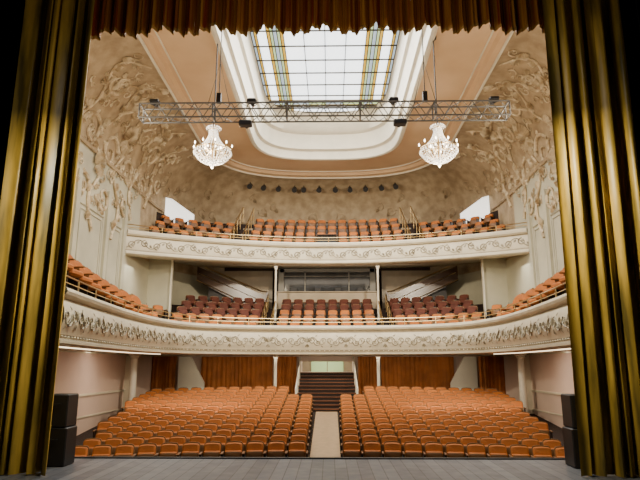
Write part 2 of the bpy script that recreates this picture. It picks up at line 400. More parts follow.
def scroll2(mb,q,s,h,R0,a0,d,turns=1.3,r=0.022,mi=1):
    P=[];rr=[];N=14
    for i in range(N+1):
        t=i/N;a=a0+d*turns*2*math.pi*t;rad=R0*(1-t)**0.8+0.015
        P.append(q(s+rad*math.cos(a)*1.15,h+rad*math.sin(a),0.03));rr.append(r*(1.15-0.5*t))
    mb.tube(P,rr,4,mi)

# ---- balcony 1
bal1=empty('balcony',(0,25.6,B1b),'lower horseshoe balcony with cream bombe parapet and shell scroll reliefs','balcony')
q1=surfQ(c1,n1,prof1,B1b,L1)
mb=parapet(c1,n1,prof1,B1b,m1)
for s in range(int(L1/0.22)): mb.oct(q1(0.1+s*0.22,0.195,0.04),0.035,0.03)
nm=int(L1/1.75)
for k in range(nm):
    s=(k+0.5)*L1/nm; w=L1/nm
    for d in(-1,1):
        scroll2(mb,q1,s+d*0.20,0.62,0.14,math.pi if d>0 else 0,-d,1.4,0.018)
        scroll2(mb,q1,s+d*0.47,0.54,0.12,math.pi if d>0 else 0,d,1.3,0.016)
        scroll2(mb,q1,s+d*0.74,0.64,0.10,math.pi if d>0 else 0,-d,1.3,0.015)
        P=[q1(s+d*(0.1+0.76*t),0.72-0.2*t+0.12*math.sin(t*7),0.03) for t in [i/12 for i in range(13)]]
        mb.tube(P,[0.018*(1-0.4*i/12) for i in range(13)],4,1)
        leaf(mb,s+d*0.35,0.8,math.pi/2-d*0.9,0.15,0.03,1,QQ=q1)
        leaf(mb,s+d*0.62,0.42,-math.pi/2+d*0.9,0.13,0.03,1,QQ=q1)
    for a in range(-2,3): leaf(mb,s,0.55,math.pi/2+a*0.42,0.28,0.034,1,QQ=q1)
    for a in range(-1,2): leaf(mb,s,0.5,-math.pi/2+a*0.5,0.18,0.032,1,QQ=q1)
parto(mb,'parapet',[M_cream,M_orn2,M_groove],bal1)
mb=MB()
lo=[p+n*0.02 for p,n in zip(c1,n1)]
outer=[Vector((XW-.02,12.5,0)),Vector((XW-.02,29.0,0)),Vector((-XW+.02,29.0,0)),Vector((-XW+.02,12.5,0))]
pl=lo+outer
mb.add([(p.x,p.y,B1b+0.02) for p in pl],[tuple(range(len(pl)))]); mb.add([(p.x,p.y,B1b+0.42) for p in pl],[tuple(range(len(pl)))])
parto(mb,'floor_slab',[M_cream],bal1,smooth=False)
def f1(x): return 25.6-0.043*x*x
def b1z(i): return ZC+1.14+0.36*i
PB1=0.74
mb=MB()
for i in range(0,6):
    zt=b1z(i)-0.02; y0=0.35+PB1*i
    xs=[-XW+0.02+(2*XW-0.04)*k/24 for k in range(25)]
    ya=[min(31.9,f1(x)+y0) for x in xs]; yb=[min(31.95,f1(x)+y0+(PB1 if i<5 else 7)) for x in xs]
    mb.loft([[Vector((x,a,zt-(0.36 if i else 0.15))) for x,a in zip(xs,ya)],[Vector((x,a,zt)) for x,a in zip(xs,ya)],[Vector((x,b,zt)) for x,b in zip(xs,yb)]],closed=False)
parto(mb,'seating_tier',[M_floor],bal1,smooth=False)
def sideh(y): return B1b+0.84+0.085*(21.5-y)
mb=MB()
for sg in(-1,1):
    V=[(sg*x,y,z) for y in(12.6,22.4) for x,z in ((6.75,B1b+0.4),(8.57,B1b+0.4),(8.57,sideh(y)-0.03),(6.75,sideh(y)-0.03))]
    mb.add(V,[(0,1,2,3),(7,6,5,4),(0,3,7,4),(3,2,6,7),(1,5,6,2)])
parto(mb,'side_step',[M_floor],bal1,smooth=False)
def rail(cv,nv,z,off,hr,step,r=0.018,mid=True):
    mb=MB(); P=[p+n*off+Vector((0,0,z+hr)) for p,n in zip(cv,nv)]; mb.tube(P,r,6)
    if mid: mb.tube([p-Vector((0,0,hr*0.5)) for p in P],r*0.6,5)
    for i in range(0,len(P),step): mb.tube([P[i]-Vector((0,0,hr+0.02)),P[i]],r,6)
    return mb
parto(rail(c1,n1,B1b+1.31,-0.02,0.30,7,0.02),'handrail',[M_brass],bal1)
for sg in(-1,1):
    P=[p-n*0.42+Vector((0,0,B1b+0.0)) for p,n in zip(c1,n1) if sg*p.x>6.05 and 13<p.y<22.5]
    mb=MB(); mb.tube(P,0.028,6); mb.obj('light_strip',[M_strip],label='glowing warm linear light under the balcony edge',cat='light',group='balcony light strips')

# ---- balcony 2
bal2=empty('balcony',(0,27,B2b),'upper gently curved balcony with cream parapet and running scroll frieze','balcony')
mb=parapet(c2,n2,prof2,B2b,m2)
q2=surfQ(c2,n2,prof2,B2b,L2); nm=int(L2/0.55)
for k in range(nm):
    s=(k+0.5)*L2/nm; d=1 if k%2 else -1
    scroll2(mb,q2,s,0.5+0.03*d,0.15,math.pi/2*d,d,1.3,0.022)
    P=[q2(s-0.27+0.54*t,0.5+0.18*d*math.cos(t*math.pi),0.03) for t in [i/8 for i in range(9)]]; mb.tube(P,0.018,4,1)
    leaf(mb,s,0.5,d*1.2,0.18,0.05,1,QQ=q2); leaf(mb,s+0.2,0.5,-d*0.9,0.18,0.05,1,QQ=q2)
parto(mb,'parapet',[M_cream,M_orn2,M_groove],bal2)
parto(rail(c2,n2,B2b+1.09,-0.05,0.26,8,0.018),'handrail',[M_brass],bal2)
mb=MB(); xs=[-XW+0.02+(2*XW-0.04)*k/24 for k in range(25)]
def yw(x): return 25.5+8.0*(1-(min(abs(x),XW-0.05)/XW)**2.5)**(1/2.5)
mb.loft([[Vector((x,f2(x)+0.0,B2b+0.01+sag(x))) for x in xs],[Vector((x,max(f2(x)+0.1,yw(x)-0.03),B2b+0.01+sag(x)+0.12*max(0.1,yw(x)-f2(x)))) for x in xs]],closed=False)
parto(mb,'soffit',[M_cream],bal2)
def up_z(i,x=0): return ZC+5.12+0.57*i-0.08*i*min(1,(abs(x)/7.0)**2)
mb=MB()
for i in range(6):
    ya=[min(yw(x)-0.05,f2(x)+(0.1 if i==0 else 0.35)+0.85*i) for x in xs]; yb=[max(a,min(yw(x)-0.05,f2(x)+0.35+0.85*(i+1) + (3 if i==5 else 0))) for a,x in zip(ya,xs)]
    mb.loft([[Vector((x,a,up_z(i,x)-(0.6 if i else 0.1)+ (sag(x) if i==0 else 0))) for x,a in zip(xs,ya)],[Vector((x,a,up_z(i,x))) for x,a in zip(xs,ya)],[Vector((x,b,up_z(i,x))) for x,b in zip(xs,yb)]],closed=False)
for sg in(-1,1):
    for i in range(9):
        y=f2(4.4)+0.9+0.425*i; z=up_z(0)+0.265*(i+1); mb.box(sg*4.4,y+0.4,z-0.2,0.56,0.8,0.4,1)
parto(mb,'seating_tier',[M_floor,M_tan],bal2,smooth=False)
vo=empty('entrance_opening',(0,27.95,up_z(0)),'small dark stair opening in a brown surround between front seats','opening')
mb=MB(); mb.box(-0.5,28.3,up_z(0)+0.72,0.06,0.9,1.42); mb.box(0.5,28.3,up_z(0)+0.72,0.06,0.9,1.42); mb.box(0,28.3,up_z(0)+1.43,1.06,0.95,0.05); parto(mb,'surround',[M_stairs2],vo,False)
mb=MB(); mb.box(0,28.05,up_z(0)+0.7,0.94,0.05,1.4); parto(mb,'opening_shade',[M_black],vo,False)  # black sheet standing for the darkness inside the opening

# ---------------------------------------------------------------- seats
def arch_panel(mb,w,z0,z1,y0,y1,lean,mi=0,r=0.1,bulge=0.03):
    pts=[(-w/2,z0),(w/2,z0),(w/2,z1-r)]
    for k in range(1,5):
        a=math.pi/2*k/4; pts.append((w/2-r+r*math.cos(a),z1-r+r*math.sin(a)))
    pts+= [(0,z1+0.012)]
    for k in range(0,4):
        a=math.pi/2*k/4; pts.append((-w/2+r-r*math.sin(a),z1-r+r*math.cos(a)))
    pts.append((-w/2,z1-r)); n=len(pts)
    def Y(y,z): return y+lean*(z-z0)
    V=[(x,Y(y0,z),z) for x,z in pts]+[(x,Y(y1,z),z) for x,z in pts]
    cx,cz=0,(z0+z1)/2
    V+=[(cx+(x-cx)*0.84,Y(y0-bulge,z),cz+(z-cz)*0.84) for x,z in pts]
    F=[(k,n+k,n+(k+1)%n,(k+1)%n) for k in range(n)]
    F+=[(k,(k+1)%n,2*n+(k+1)%n,2*n+k) for k in range(n)]
    F+=[tuple(range(2*n,3*n)),tuple(range(2*n-1,n-1,-1))]
    mb.add(V,F,mi)
def part_back():
    mb=MB(); arch_panel(mb,0.43,0.60,0.82,0.16,0.21,0.2,0,0.07); arch_panel(mb,0.46,0.34,0.845,0.2,0.23,0.2,1,0.085,0.0); return mb
def part_cush():
    mb=MB(); mb.box(0,0.10,0.53,0.42,0.08,0.24,0,bev=0.02); arch_panel(mb,0.42,0.38,0.62,0.03,0.06,0.05,4,0.05,0.015); return mb
def part_arm():
    mb=MB(); mb.box(0,-0.02,0.61,0.045,0.40,0.035,4,bev=0.01); mb.box(0,0.04,0.315,0.03,0.3,0.57,2); mb.box(0,0.03,0.015,0.05,0.36,0.03,2); return mb
MS=[M_seat,M_wood,M_dwood,M_seat_shade,M_gwood]
me_back=part_back().mesh('backrest',MS); me_cush=part_cush().mesh('seat_cushion',MS); me_arm=part_arm().mesh('armrest',MS)
allp=MB()
for pb,dx in ((part_back(),0),(part_cush(),0),(part_arm(),-0.258),(part_arm(),0.258)):
    pb.v=[(x+dx,y,z) for x,y,z in pb.v]; allp.merge(pb)
me_all=allp.mesh('theatre_seat',MS)
all_shaded=MB(); all_shaded.v=allp.v; all_shaded.f=allp.f; all_shaded.m=[3 if m in (0,4) else m for m in allp.m]; me_all_shaded=all_shaded.mesh('theatre_seat_shaded',MS)
rp=MB(); arch_panel(rp,0.52,0.44,1.0,0.16,0.24,0.22,0,0.24,0.05); arch_panel(rp,0.56,0.34,1.04,0.225,0.26,0.22,1,0.27,0.0); rp.box(0,-0.04,0.44,0.5,0.46,0.13,0,bev=0.04)
for dx in(-.27,.27):
    pa=part_arm(); pa.v=[(x+dx,y,z) for x,y,z in pa.v]; rp.merge(pa)
me_round=rp.mesh('gallery_chair',MS)
seats=[]
NR=14; PIT=0.80
for r in range(NR):
    y=15.1+PIT*r; n=11 + (1 if r>=4 else 0) + (1 if r>=9 else 0)
    for sg in(-1,1):
        sp=0.54 if sg<0 else 0.52
        for k in range(n):
            x=sg*(0.43+0.010*(y-15)+0.27+sp*k); yy=y-0.016*x*x
            if r>=11 and abs(x)<1.6: continue
            seats.append((x,yy,fz(yy)+0.11,-0.032*x,'orange stalls seats',r))
def b1row(i,xa,xb):
    n=int((xb-xa)/0.53); 
    for k in range(n):
        x=xa+(k+0.5)*(xb-xa)/n
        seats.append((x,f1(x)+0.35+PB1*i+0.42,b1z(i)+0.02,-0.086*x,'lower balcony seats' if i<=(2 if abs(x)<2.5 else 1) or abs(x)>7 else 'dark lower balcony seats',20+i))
for i in range(5):
    b1row(i,-2.35,2.35); b1row(i,-6.9,-3.15); b1row(i,3.15,6.9)
for i in range(1,3): b1row(i,-8.4,-7.3); b1row(i,7.3,8.4)
for sg in(-1,1):
    d=1.0; half=[(p,n) for p,n in zip(c1,n1) if sg*p.x>0 and p.y<21.9]
    if sg>0: half=half[::-1]
    acc=0; prev=None
    for p,n in half:
        if prev is not None: acc+=(p-prev).length
        prev=p
        if acc>=d:
            d+=0.80; q=p-n*0.78
            ang2=math.atan2(n.y,n.x)+math.pi/2- (0.15 if sg<0 else -0.15)
            ang2=(ang2+math.pi)%(2*math.pi)-math.pi
            seats.append((q.x,q.y,sideh(q.y),ang2,'side gallery chairs',30))
for i in range(5):
    for xa,xb in ((-4.0,4.0),(-8.3,-4.8),(4.8,8.3)):
        if i==4 and abs(xa+xb)>1: continue
        n=int((xb-xa)/0.55)
        for k in range(n):
            x=xa+(k+0.5)*(xb-xa)/n; y=f2(x)+0.35+0.85*i+0.5
            if y>yw(x)-0.5 or (i<=1 and abs(x)<0.85): continue
            seats.append((x,y,up_z(i,x)+0.03,-2*DR*x/XW**2*0.95,'upper balcony seats',40+i))
seats.sort(key=lambda s:(s[0])**2+s[1]**2+(s[2]-ZC)**2)
lab={'orange stalls seats':'orange-brown velvet tip-up theatre seat with wooden edge in the stalls','side gallery chairs':'large orange velvet chair with rounded back behind the gallery rail','lower balcony seats':'orange velvet theatre seat on the lower balcony','upper balcony seats':'orange velvet theatre seat on the upper balcony','dark lower balcony seats':'orange velvet theatre seat on the lower balcony with shade put into its colour'}
SC=(1.5,1.2,1.4)
rest=MB()
for idx,(x,y,z,rz,g,r) in enumerate(seats):
    if idx<300:
        if g=='orange stalls seats' and r<5:
            e=empty('theatre_seat',(x,y,z),lab[g],'seat',g,rz)
            for nm,me,dx in (('backrest',me_back,0),('seat_cushion',me_cush,0),('armrest',me_arm,-0.258),('armrest',me_arm,0.258)):
                o=bpy.data.objects.new(nm,me); o.location=(dx,0,0); C.objects.link(o); o.parent=e
        else:
            o=bpy.data.objects.new('gallery_chair' if g[:4]=='side' else 'theatre_seat',me_all_shaded if g[:4]=='dark' else (me_round if g[:4]=='side' else me_all)); o.location=(x,y,z); o.rotation_euler=(0,0,rz); C.objects.link(o); tag(o,lab[g],'seat',None,g)
            if g[:4]=='side': o.scale=SC
    else:
        src=all_shaded if g[:4]=='dark' else (rp if g[:4]=='side' else allp)
        k=SC if g[:4]=='side' else (1,1,1)
        c,s=math.cos(rz),math.sin(rz); o=len(rest.v)
        rest.v+=[(x+a*k[0]*c-b*k[1]*s,y+a*k[0]*s+b*k[1]*c,z+d*k[2]) for a,b,d in src.v]; rest.f+=[tuple(i+o for i in f) for f in src.f]; rest.m+=src.m
rest.obj('theatre_seating',MS,kind='stuff',label='rows of orange velvet seats, some darkened for shade, in rear stalls and balconies',cat='seats')

# ---------------------------------------------------------------- rear of lower balcony
mb=MB(); mb.box(0,32.1,ZC+3.2,15,0.15,5.2)
mb.obj('wall_gallery',[M_brown],smooth=False,kind='structure',label='dark brown rear wall of the lower balcony')
for sg,nm in((-1,'wall_gallery_left'),(1,'wall_gallery_right')):
    mb=MB(); mb.box(sg*8.0,26.6,ZC+3.35,1.16,0.2,3.5); mb.box(sg*7.42,26.45,ZC+3.35,0.08,0.16,3.4,1)
    mb.obj(nm,[M_side,M_white],smooth=False,kind='structure',label='pale green partition wall beside the balcony seating')
YB=30.1
booth=empty('control_booth',(0,YB,ZC+2.8),'pale parapet and grey control booth with wide dim window','booth')
mb=MB(); mb.box(0,YB+0.3,ZC+3.32,5.4,0.5,1.15,0,bev=0.03); mb.box(0,YB+0.26,ZC+3.91,5.5,0.6,0.04)
parto(mb,'front_panel',[M_tan],booth,False)
mb=MB(); mb.box(-2.5,YB+0.4,ZC+4.58,0.3,0.3,1.3); mb.box(2.5,YB+0.4,ZC+4.58,0.3,0.3,1.3); mb.box(0,YB+0.4,ZC+5.12,5.2,0.3,0.2)
for x in(-1.2,1.2): mb.box(x,YB+0.3,ZC+4.5,0.06,0.1,1.15)
mb.box(0,YB+0.3,ZC+4.8,4.8,0.06,0.04)
parto(mb,'window_frame',[M_grey],booth,False)
mb=MB(); mb.box(0,YB+0.42,ZC+4.47,4.8,0.04,1.12); parto(mb,'window_pane',[M_glassd],booth,False)
for x in (-1.8,-0.5,0.6,1.8):
    mb=MB(); mb.box(x,YB+0.25,ZC+4.05,0.34,0.12,0.24,bev=0.01); parto(mb,'monitor',[M_black],booth,False)
def column(x,y,z0,z1,r,lb):
    e=empty('column',(x,y,z0),lb,'column','white balcony columns')
    mb=MB(); mb.lathe([(r,0.15),(r*0.92,(z1-z0)*0.6),(r*0.85,z1-z0-0.18)],(0,0,0),14); mb.obj('shaft',[M_white],parent=e)
    mb=MB(); mb.lathe([(0,0),(r*1.6,0),(r*1.6,0.06),(r*1.2,0.1),(r,0.16)],(0,0,0),14); mb.obj('base',[M_white],parent=e)
    mb=MB(); h=z1-z0; mb.lathe([(r*0.85,h-0.2),(r*1.2,h-0.14),(r*1.1,h-0.1),(r*1.7,h-0.05),(r*1.7,h),(0,h)],(0,0,0),14); mb.obj('capital',[M_white],parent=e)
for sg in(-1,1):
    column(sg*2.6,28.3,b1z(3)-0.02,ZC+4.99,0.06,'slender white column carrying the upper balcony')
    column(sg*2.4,26.8,fz(26.8),B1b+0.02,0.08,'slender white column carrying the lower balcony')
    column(sg*7.95,23.6,fz(23.6),B1b+0.02,0.15,'white column beside the stalls wall under the balcony')
for sg in(-1,1):
    st=empty('staircase',(sg*4.8,YB+0.3,ZC+2.8),'staircase with solid sloping dark balustrade and thin brass rails','staircase')
    mb=MB()
    for k in range(12):
        x=sg*(3.3+0.28*k); h=0.15*(k+1)+0.15; mb.box(x,YB+0.9,ZC+2.8+h/2,0.28,0.9,h)
    parto(mb,'tread',[M_dwood],st,False)
    mb=MB(); mb.box(sg*5.0,YB+1.5,ZC+4.1,3.8,0.06,2.4); parto(mb,'stair_back_panel',[M_tan],st,False)
    mb=MB(); Y_=YB-0.3; P=[(sg*3.2,Y_,ZC+2.8),(sg*3.2,Y_,ZC+3.7),(sg*3.5,Y_,ZC+3.75),(sg*7.0,Y_,ZC+5.25),(sg*7.0,Y_,ZC+4.45),(sg*3.6,Y_,ZC+2.8)]
    mb.add(P+[(a,b-0.06,c) for a,b,c in P],[(0,1,2,3,4,5),(11,10,9,8,7,6)]+[(i,(i+1)%6,6+(i+1)%6,6+i) for i in range(6)])
    mb.box(sg*3.2,Y_-0.03,ZC+3.3,0.12,0.12,1.05)
    parto(mb,'balustrade',[M_stairs2],st,False)
    mb=MB(); mb.tube([(sg*3.2,Y_-.03,ZC+3.86),(sg*3.5,Y_-.03,ZC+3.9),(sg*6.6,Y_-.03,ZC+5.22)],0.04)
    mb.tube([(sg*3.6,Y_-0.09,ZC+2.95),(sg*7.0,Y_-0.09,ZC+4.5)],0.028)
    mb.tube([(sg*3.3,Y_-0.09,ZC+3.3),(sg*6.9,Y_-0.09,ZC+4.88)],0.016)
    parto(mb,'handrail',[M_brass],st)
def stair_rail(x,pts,lb):
    a=Vector(pts[0]); e=empty('stair_railing',a,lb,'railing','balcony aisle railings')
    mb=MB(); mb.tube(pts,0.03); mb.tube([(p[0],p[1],p[2]-0.4) for p in pts],0.018); parto(mb,'rail',[M_brass],e)
    n=4
    for k in range(n+1):
        mb=MB(); p=Vector(pts[0]).lerp(Vector(pts[1]),k/n); mb.tube([p,p-Vector((0,0,0.9))],0.022); parto(mb,'baluster',[M_brass],e)
for sg in(-1,1):
    for x in(4.12,4.68): 
        y=f2(x); stair_rail(x,[(sg*x,y+0.6,ZC+6.3),(sg*x,y+4.3,ZC+8.7)],'brass stair railing beside the upper balcony aisle')
    for x in(2.6,3.05):
        y=f1(x); stair_rail(x,[(sg*x,y+0.75,ZC+2.0),(sg*x,y+3.7,ZC+3.6)],'brass stair railing beside the lower balcony aisle')
for sg,k in((-1,2),(1,3)):
    mb=MB(); P=[(sg*8.3,27.6,ZC+7.2),(sg*7.1,28.8,ZC+7.2),(sg*7.1,28.8,ZC+7.9),(sg*8.05,27.9,ZC+8.5),(sg*8.3,27.6,ZC+8.5)]
    mb.add(P+[(a,b+0.1,c) for a,b,c in P],[(0,1,2,3,4),(9,8,7,6,5)]+[(i,(i+1)%5,5+(i+1)%5,5+i) for i in range(5)])
    mb.obj('door_%d'%k,[M_daylit],smooth=False,kind='structure',label='bright white lit doorway with sloping head')

# ---------------------------------------------------------------- rear of stalls
mb=MB(); zt=B1b+0.02
for sg in(-1,1): mb.box(sg*5.05,29.05,1.3,7.1,0.2,2.5)
mb.box(0,29.05,2.36,3.0,0.2,0.28)
mb.obj('wall_back_stalls',[M_pink],smooth=False,kind='structure',label='beige wall at the rear of the stalls')
def curtain(name,x0,x1,y,z0,z1,k,amp,m,lb,cat,grp=None,seed=0,nu=None,nv=10,irr=0.0,shift=0.0):
    rnd=random.Random(seed); ph=[rnd.uniform(0,6) for _ in range(4)]
    mb=MB(); w=x1-x0; nu=nu or int(k*12)
    def fn(u,v):
        uu=u+0.012*math.sin(ph[0]+u*9)+irr*math.sin(ph[3]+u*13)/k+irr*0.6*math.sin(ph[1]+u*29)/k
        a=2*math.pi*k*uu+ph[1]+0.35*math.sin(2.2*v+ph[2]+u*7)
        y_=y+amp*(math.sin(a)*(0.75+0.25*math.sin(ph[2]+10*uu))+0.30*math.sin(2.3*a+ph[3]+v*0.8))
        x_=x0+w*u+w/k*0.22*math.sin(2*a+ph[3])*(0.7+0.3*v)+shift*(1-v)
        return (x_,y_,z0+(z1-z0)*v)
    mb.grid(fn,nu,nv)
    return mb.obj(name,[m],label=lb,cat=cat,group=grp)
g='orange-brown curtains at the rear of the stalls'
for sg in(-1,1):
    a,b=sorted((sg*2.7,sg*6.3)); curtain('curtain',a,b,28.75,fz(28.7)+0.06,zt-0.03,16,0.06,M_rcurt,'orange-brown pleated curtain across the rear stalls wall','curtain',g,seed=5+sg)
    a,b=sorted((sg*1.55,sg*2.6)); curtain('curtain',a,b,28.65,fz(28.7)+0.06,zt-0.03,7,0.06,M_rcurt,'orange-brown pleated curtain beside the central stairs','curtain',g,seed=15+sg)
    a,b=sorted((sg*7.3,sg*8.5)); curtain('curtain',a,b,27.6,fz(27.6)+0.06,zt-0.03,7,0.06,M_rcurt,'orange-brown pleated curtain hanging straight in the rear corner','curtain',g,seed=9+sg)
    st=MB(); P=[(sg*7.3,28.1,fz(28)),(sg*6.0,28.1,fz(28)),(sg*6.0,28.1,1.2),(sg*6.7,28.1,zt-0.05),(sg*7.3,28.1,zt-0.05)]
    st.add(P+[(a,b+0.15,c) for a,b,c in P],[(0,1,2,3,4),(9,8,7,6,5)]+[(i,(i+1)%5,5+(i+1)%5,5+i) for i in range(5)])
    st.obj('stair_wall',[M_white],smooth=False,label='white sloping staircase enclosure beside the rear curtain',cat='wall',group='white stair enclosures')
YS=24.7
stc=empty('staircase',(0,YS,fz(YS)),'dark red-brown central staircase rising to the foyer with pale handrails','staircase')
mb=MB()
for k in range(11):
    h=0.145*(k+1); y=YS+0.385*k; mb.box(0,y+0.19,fz(YS)+h/2-0.02,2.8,0.385,h+0.04,0); mb.box(0,y+0.0,fz(YS)+h-0.025,2.8,0.05,0.04,1)
parto(mb,'tread',[M_dwood,M_stairw],stc,False)
for sg in(-1,1):
    mb=MB(); a=Vector((sg*1.32,YS,fz(YS)+0.95)); b=Vector((sg*1.32,28.8,fz(YS)+2.35)); mb.tube([a-Vector((0,0,.95)),a,b],0.035)
    for k in range(1,5):
        p=a.lerp(b,k/5); mb.tube([p,p-Vector((0,0,0.9))],0.02)
    parto(mb,'handrail',[M_white],stc)
mb=MB(); mb.box(0,31.4,2.0,2.8,0.1,2.4); mb.box(0,30.15,fz(YS)+1.57,2.8,2.4,0.06,1)
for sg in(-1,1): mb.box(sg*1.4,30.3,2.0,0.1,2.2,2.4,1)
mb.obj('wall_foyer',[M_tan,M_pink],smooth=False,kind='structure',label='foyer wall beyond the central stairs')
dd=MB(); dd.box(-0.45,31.3,2.2,0.85,0.06,1.3); dd.box(0.45,31.3,2.2,0.85,0.06,1.3); dd.obj('door_8',[M_green],smooth=False,kind='structure',label='green lit glass double door')

for sg in(-1,1):
    for k,y in enumerate((15.5,17.5,19.5,21.5,23.5,25.5)):
        mb=MB(); mb.lathe([(0,-0.01),(0.07,-0.01)],(0,0,0),12,0); mb.lathe([(0.07,-0.012),(0.1,-0.02),(0.1,0.0)],(0,0,0),12,1)
        mb.obj('downlight',[M_lamp,M_white],loc=(sg*8.0,y,B1b+0.02),label='small round recessed downlight in the balcony soffit',cat='light',group='soffit downlights')

# ---------------------------------------------------------------- curtains at the proscenium
for sg in(-1,1):
    a,b=((-8.3,-5.12) if sg<0 else (5.0,8.2))
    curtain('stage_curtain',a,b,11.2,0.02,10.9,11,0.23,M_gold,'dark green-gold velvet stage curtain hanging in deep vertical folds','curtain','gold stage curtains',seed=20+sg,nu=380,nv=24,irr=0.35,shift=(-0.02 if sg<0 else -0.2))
    a,b=sorted((sg*4.85,sg*7.9)); curtain('black_drape',a,b,8.0,0.02,11,8,0.08,M_drape_black,'black masking drape at the side of the stage','drape','black masking drapes',seed=3+sg)
val=empty('valance',(0,11.6,9.7),'dark red pleated valance with gold folds and scalloped fringe','valance')
mb=MB()
def bot(u): 
    return 9.56+0.20*(1-abs(math.cos(u*math.pi*9)))-0.22*abs(2*u-1)**8
def vf(u,v):
    x=-5.6+11.2*u; y=11.6+0.1*math.sin(u*2*math.pi*39)+0.05*math.sin(u*2*math.pi*91+1)
    return (x,y,bot(u)+(11.4-bot(u))*v)
mb.grid(vf,480,5); parto(mb,'pleated_cloth',[M_rust],val)
mb=MB()
def ff(u,v):
    p=vf(u,0); return (p[0],p[1]-0.02,p[2]+0.03-0.09*v)
mb.grid(ff,480,1); parto(mb,'fringe',[M_fringe],val)
mb=MB(); mb.box(0,11.85,12.0,16,0.1,2.0); mb.obj('masking_border',[M_drape_black],smooth=False,label='black masking border above the valance',cat='drape')

# ---------------------------------------------------------------- speakers
for sg in(-1,1):
    for lv,(z,h,w) in enumerate(((0.0,0.76,0.50),(0.765,0.66,0.44))):
        e=empty('loudspeaker',(-5.5 if sg<0 else 5.28,12.22 if sg<0 else 12.22,z+0.002),'black loudspeaker cabinet with grille '+('standing on the stage edge' if lv==0 else 'stacked on the lower cabinet'),'loudspeaker','stage-side loudspeakers')
        mb=MB(); mb.box(0,0,h/2,w,0.5,h,bev=0.02); mb.obj('cabinet',[M_black],parent=e)
        mb=MB(); mb.box(0,0.262,h/2,w-0.08,0.02,h-0.08,bev=0.008); mb.obj('grille',[M_grille],parent=e)
        mb=MB(); mb.tube([(-0.08,-0.25,h*0.7),(-0.08,-0.29,h*0.7),(0.08,-0.29,h*0.7),(0.08,-0.25,h*0.7)],0.012); mb.obj('handle',[M_black],parent=e)

# ---------------------------------------------------------------- truss
YT=14.0; ZT=ZC+6.7
mb=MB(); hx=4.95
for dy in(-0.18,0.18):
    for dz in(-0.2,0.2): mb.tube([(-hx,dy,dz),(hx,dy,dz)],0.024,8)
n=40
for i in range(n):
    xa=-hx+2*hx*i/n; xb=-hx+2*hx*(i+1)/n; s=1 if i%2 else -1
    for dy in(-0.18,0.18): mb.tube([(xa,dy,-0.2*s),(xb,dy,0.2*s)],0.013,5)
    for dz in(-0.2,0.2): mb.tube([(xa,-0.18*s,dz),(xb,0.18*s,dz)],0.010,5)
for x in [-hx+2*hx*i/5 for i in range(6)]:
    for dy in(-0.18,0.18): mb.tube([(x,dy,-.2),(x,dy,.2)],0.02,6)
    for dz in(-.2,.2): mb.tube([(x,-.18,dz),(x,.18,dz)],0.02,6)
tr=empty('lighting_truss',(0,YT,ZT),'aluminium box truss hung across the auditorium','truss')
o=mb.obj('truss_frame',[M_alu],parent=tr)
for x in(-2.85,2.75):
    mb=MB(); mb.tube([(x,0,0.3),(x,0,Z1+0.1-ZT)],0.014,5); mb.tube([(x-.3,0,0.22),(x,0,1.5),(x+.3,0,0.22)],0.01,5); mb.box(x,0,0.42,0.12,0.12,0.28); mb.obj('hoist_cable',[M_black],parent=tr)
def fixture(x,up):
    e=empty('stage_light',(x,YT,ZT+(0.22 if up else -0.22)),'black spotlight clamped '+('above' if up else 'below')+' the truss','spotlight','truss spotlights')
    d=1 if up else -1
    mb=MB(); mb.tube([(0,0,0),(0,0,d*0.05)],0.02); mb.tube([(-.13,0,d*0.14),(-.13,0,d*0.05),(.13,0,d*0.05),(.13,0,d*0.14)],0.012); mb.obj('yoke',[M_black],parent=e)
    mb=MB(); mb.box(0,0,d*0.11,0.24 if up else 0.34,0.24,0.09 if up else 0.14,bev=0.02); mb.tube([(0,0.12,d*0.11),(0,0.22,d*0.10)],[0.04,0.055],10); mb.obj('lamp_head',[M_black],parent=e)
for x,u in((-2.1,False),(2.05,False),(-1.95,True),(1.9,True),(-4.6,True),(4.6,True)): fixture(x,u)

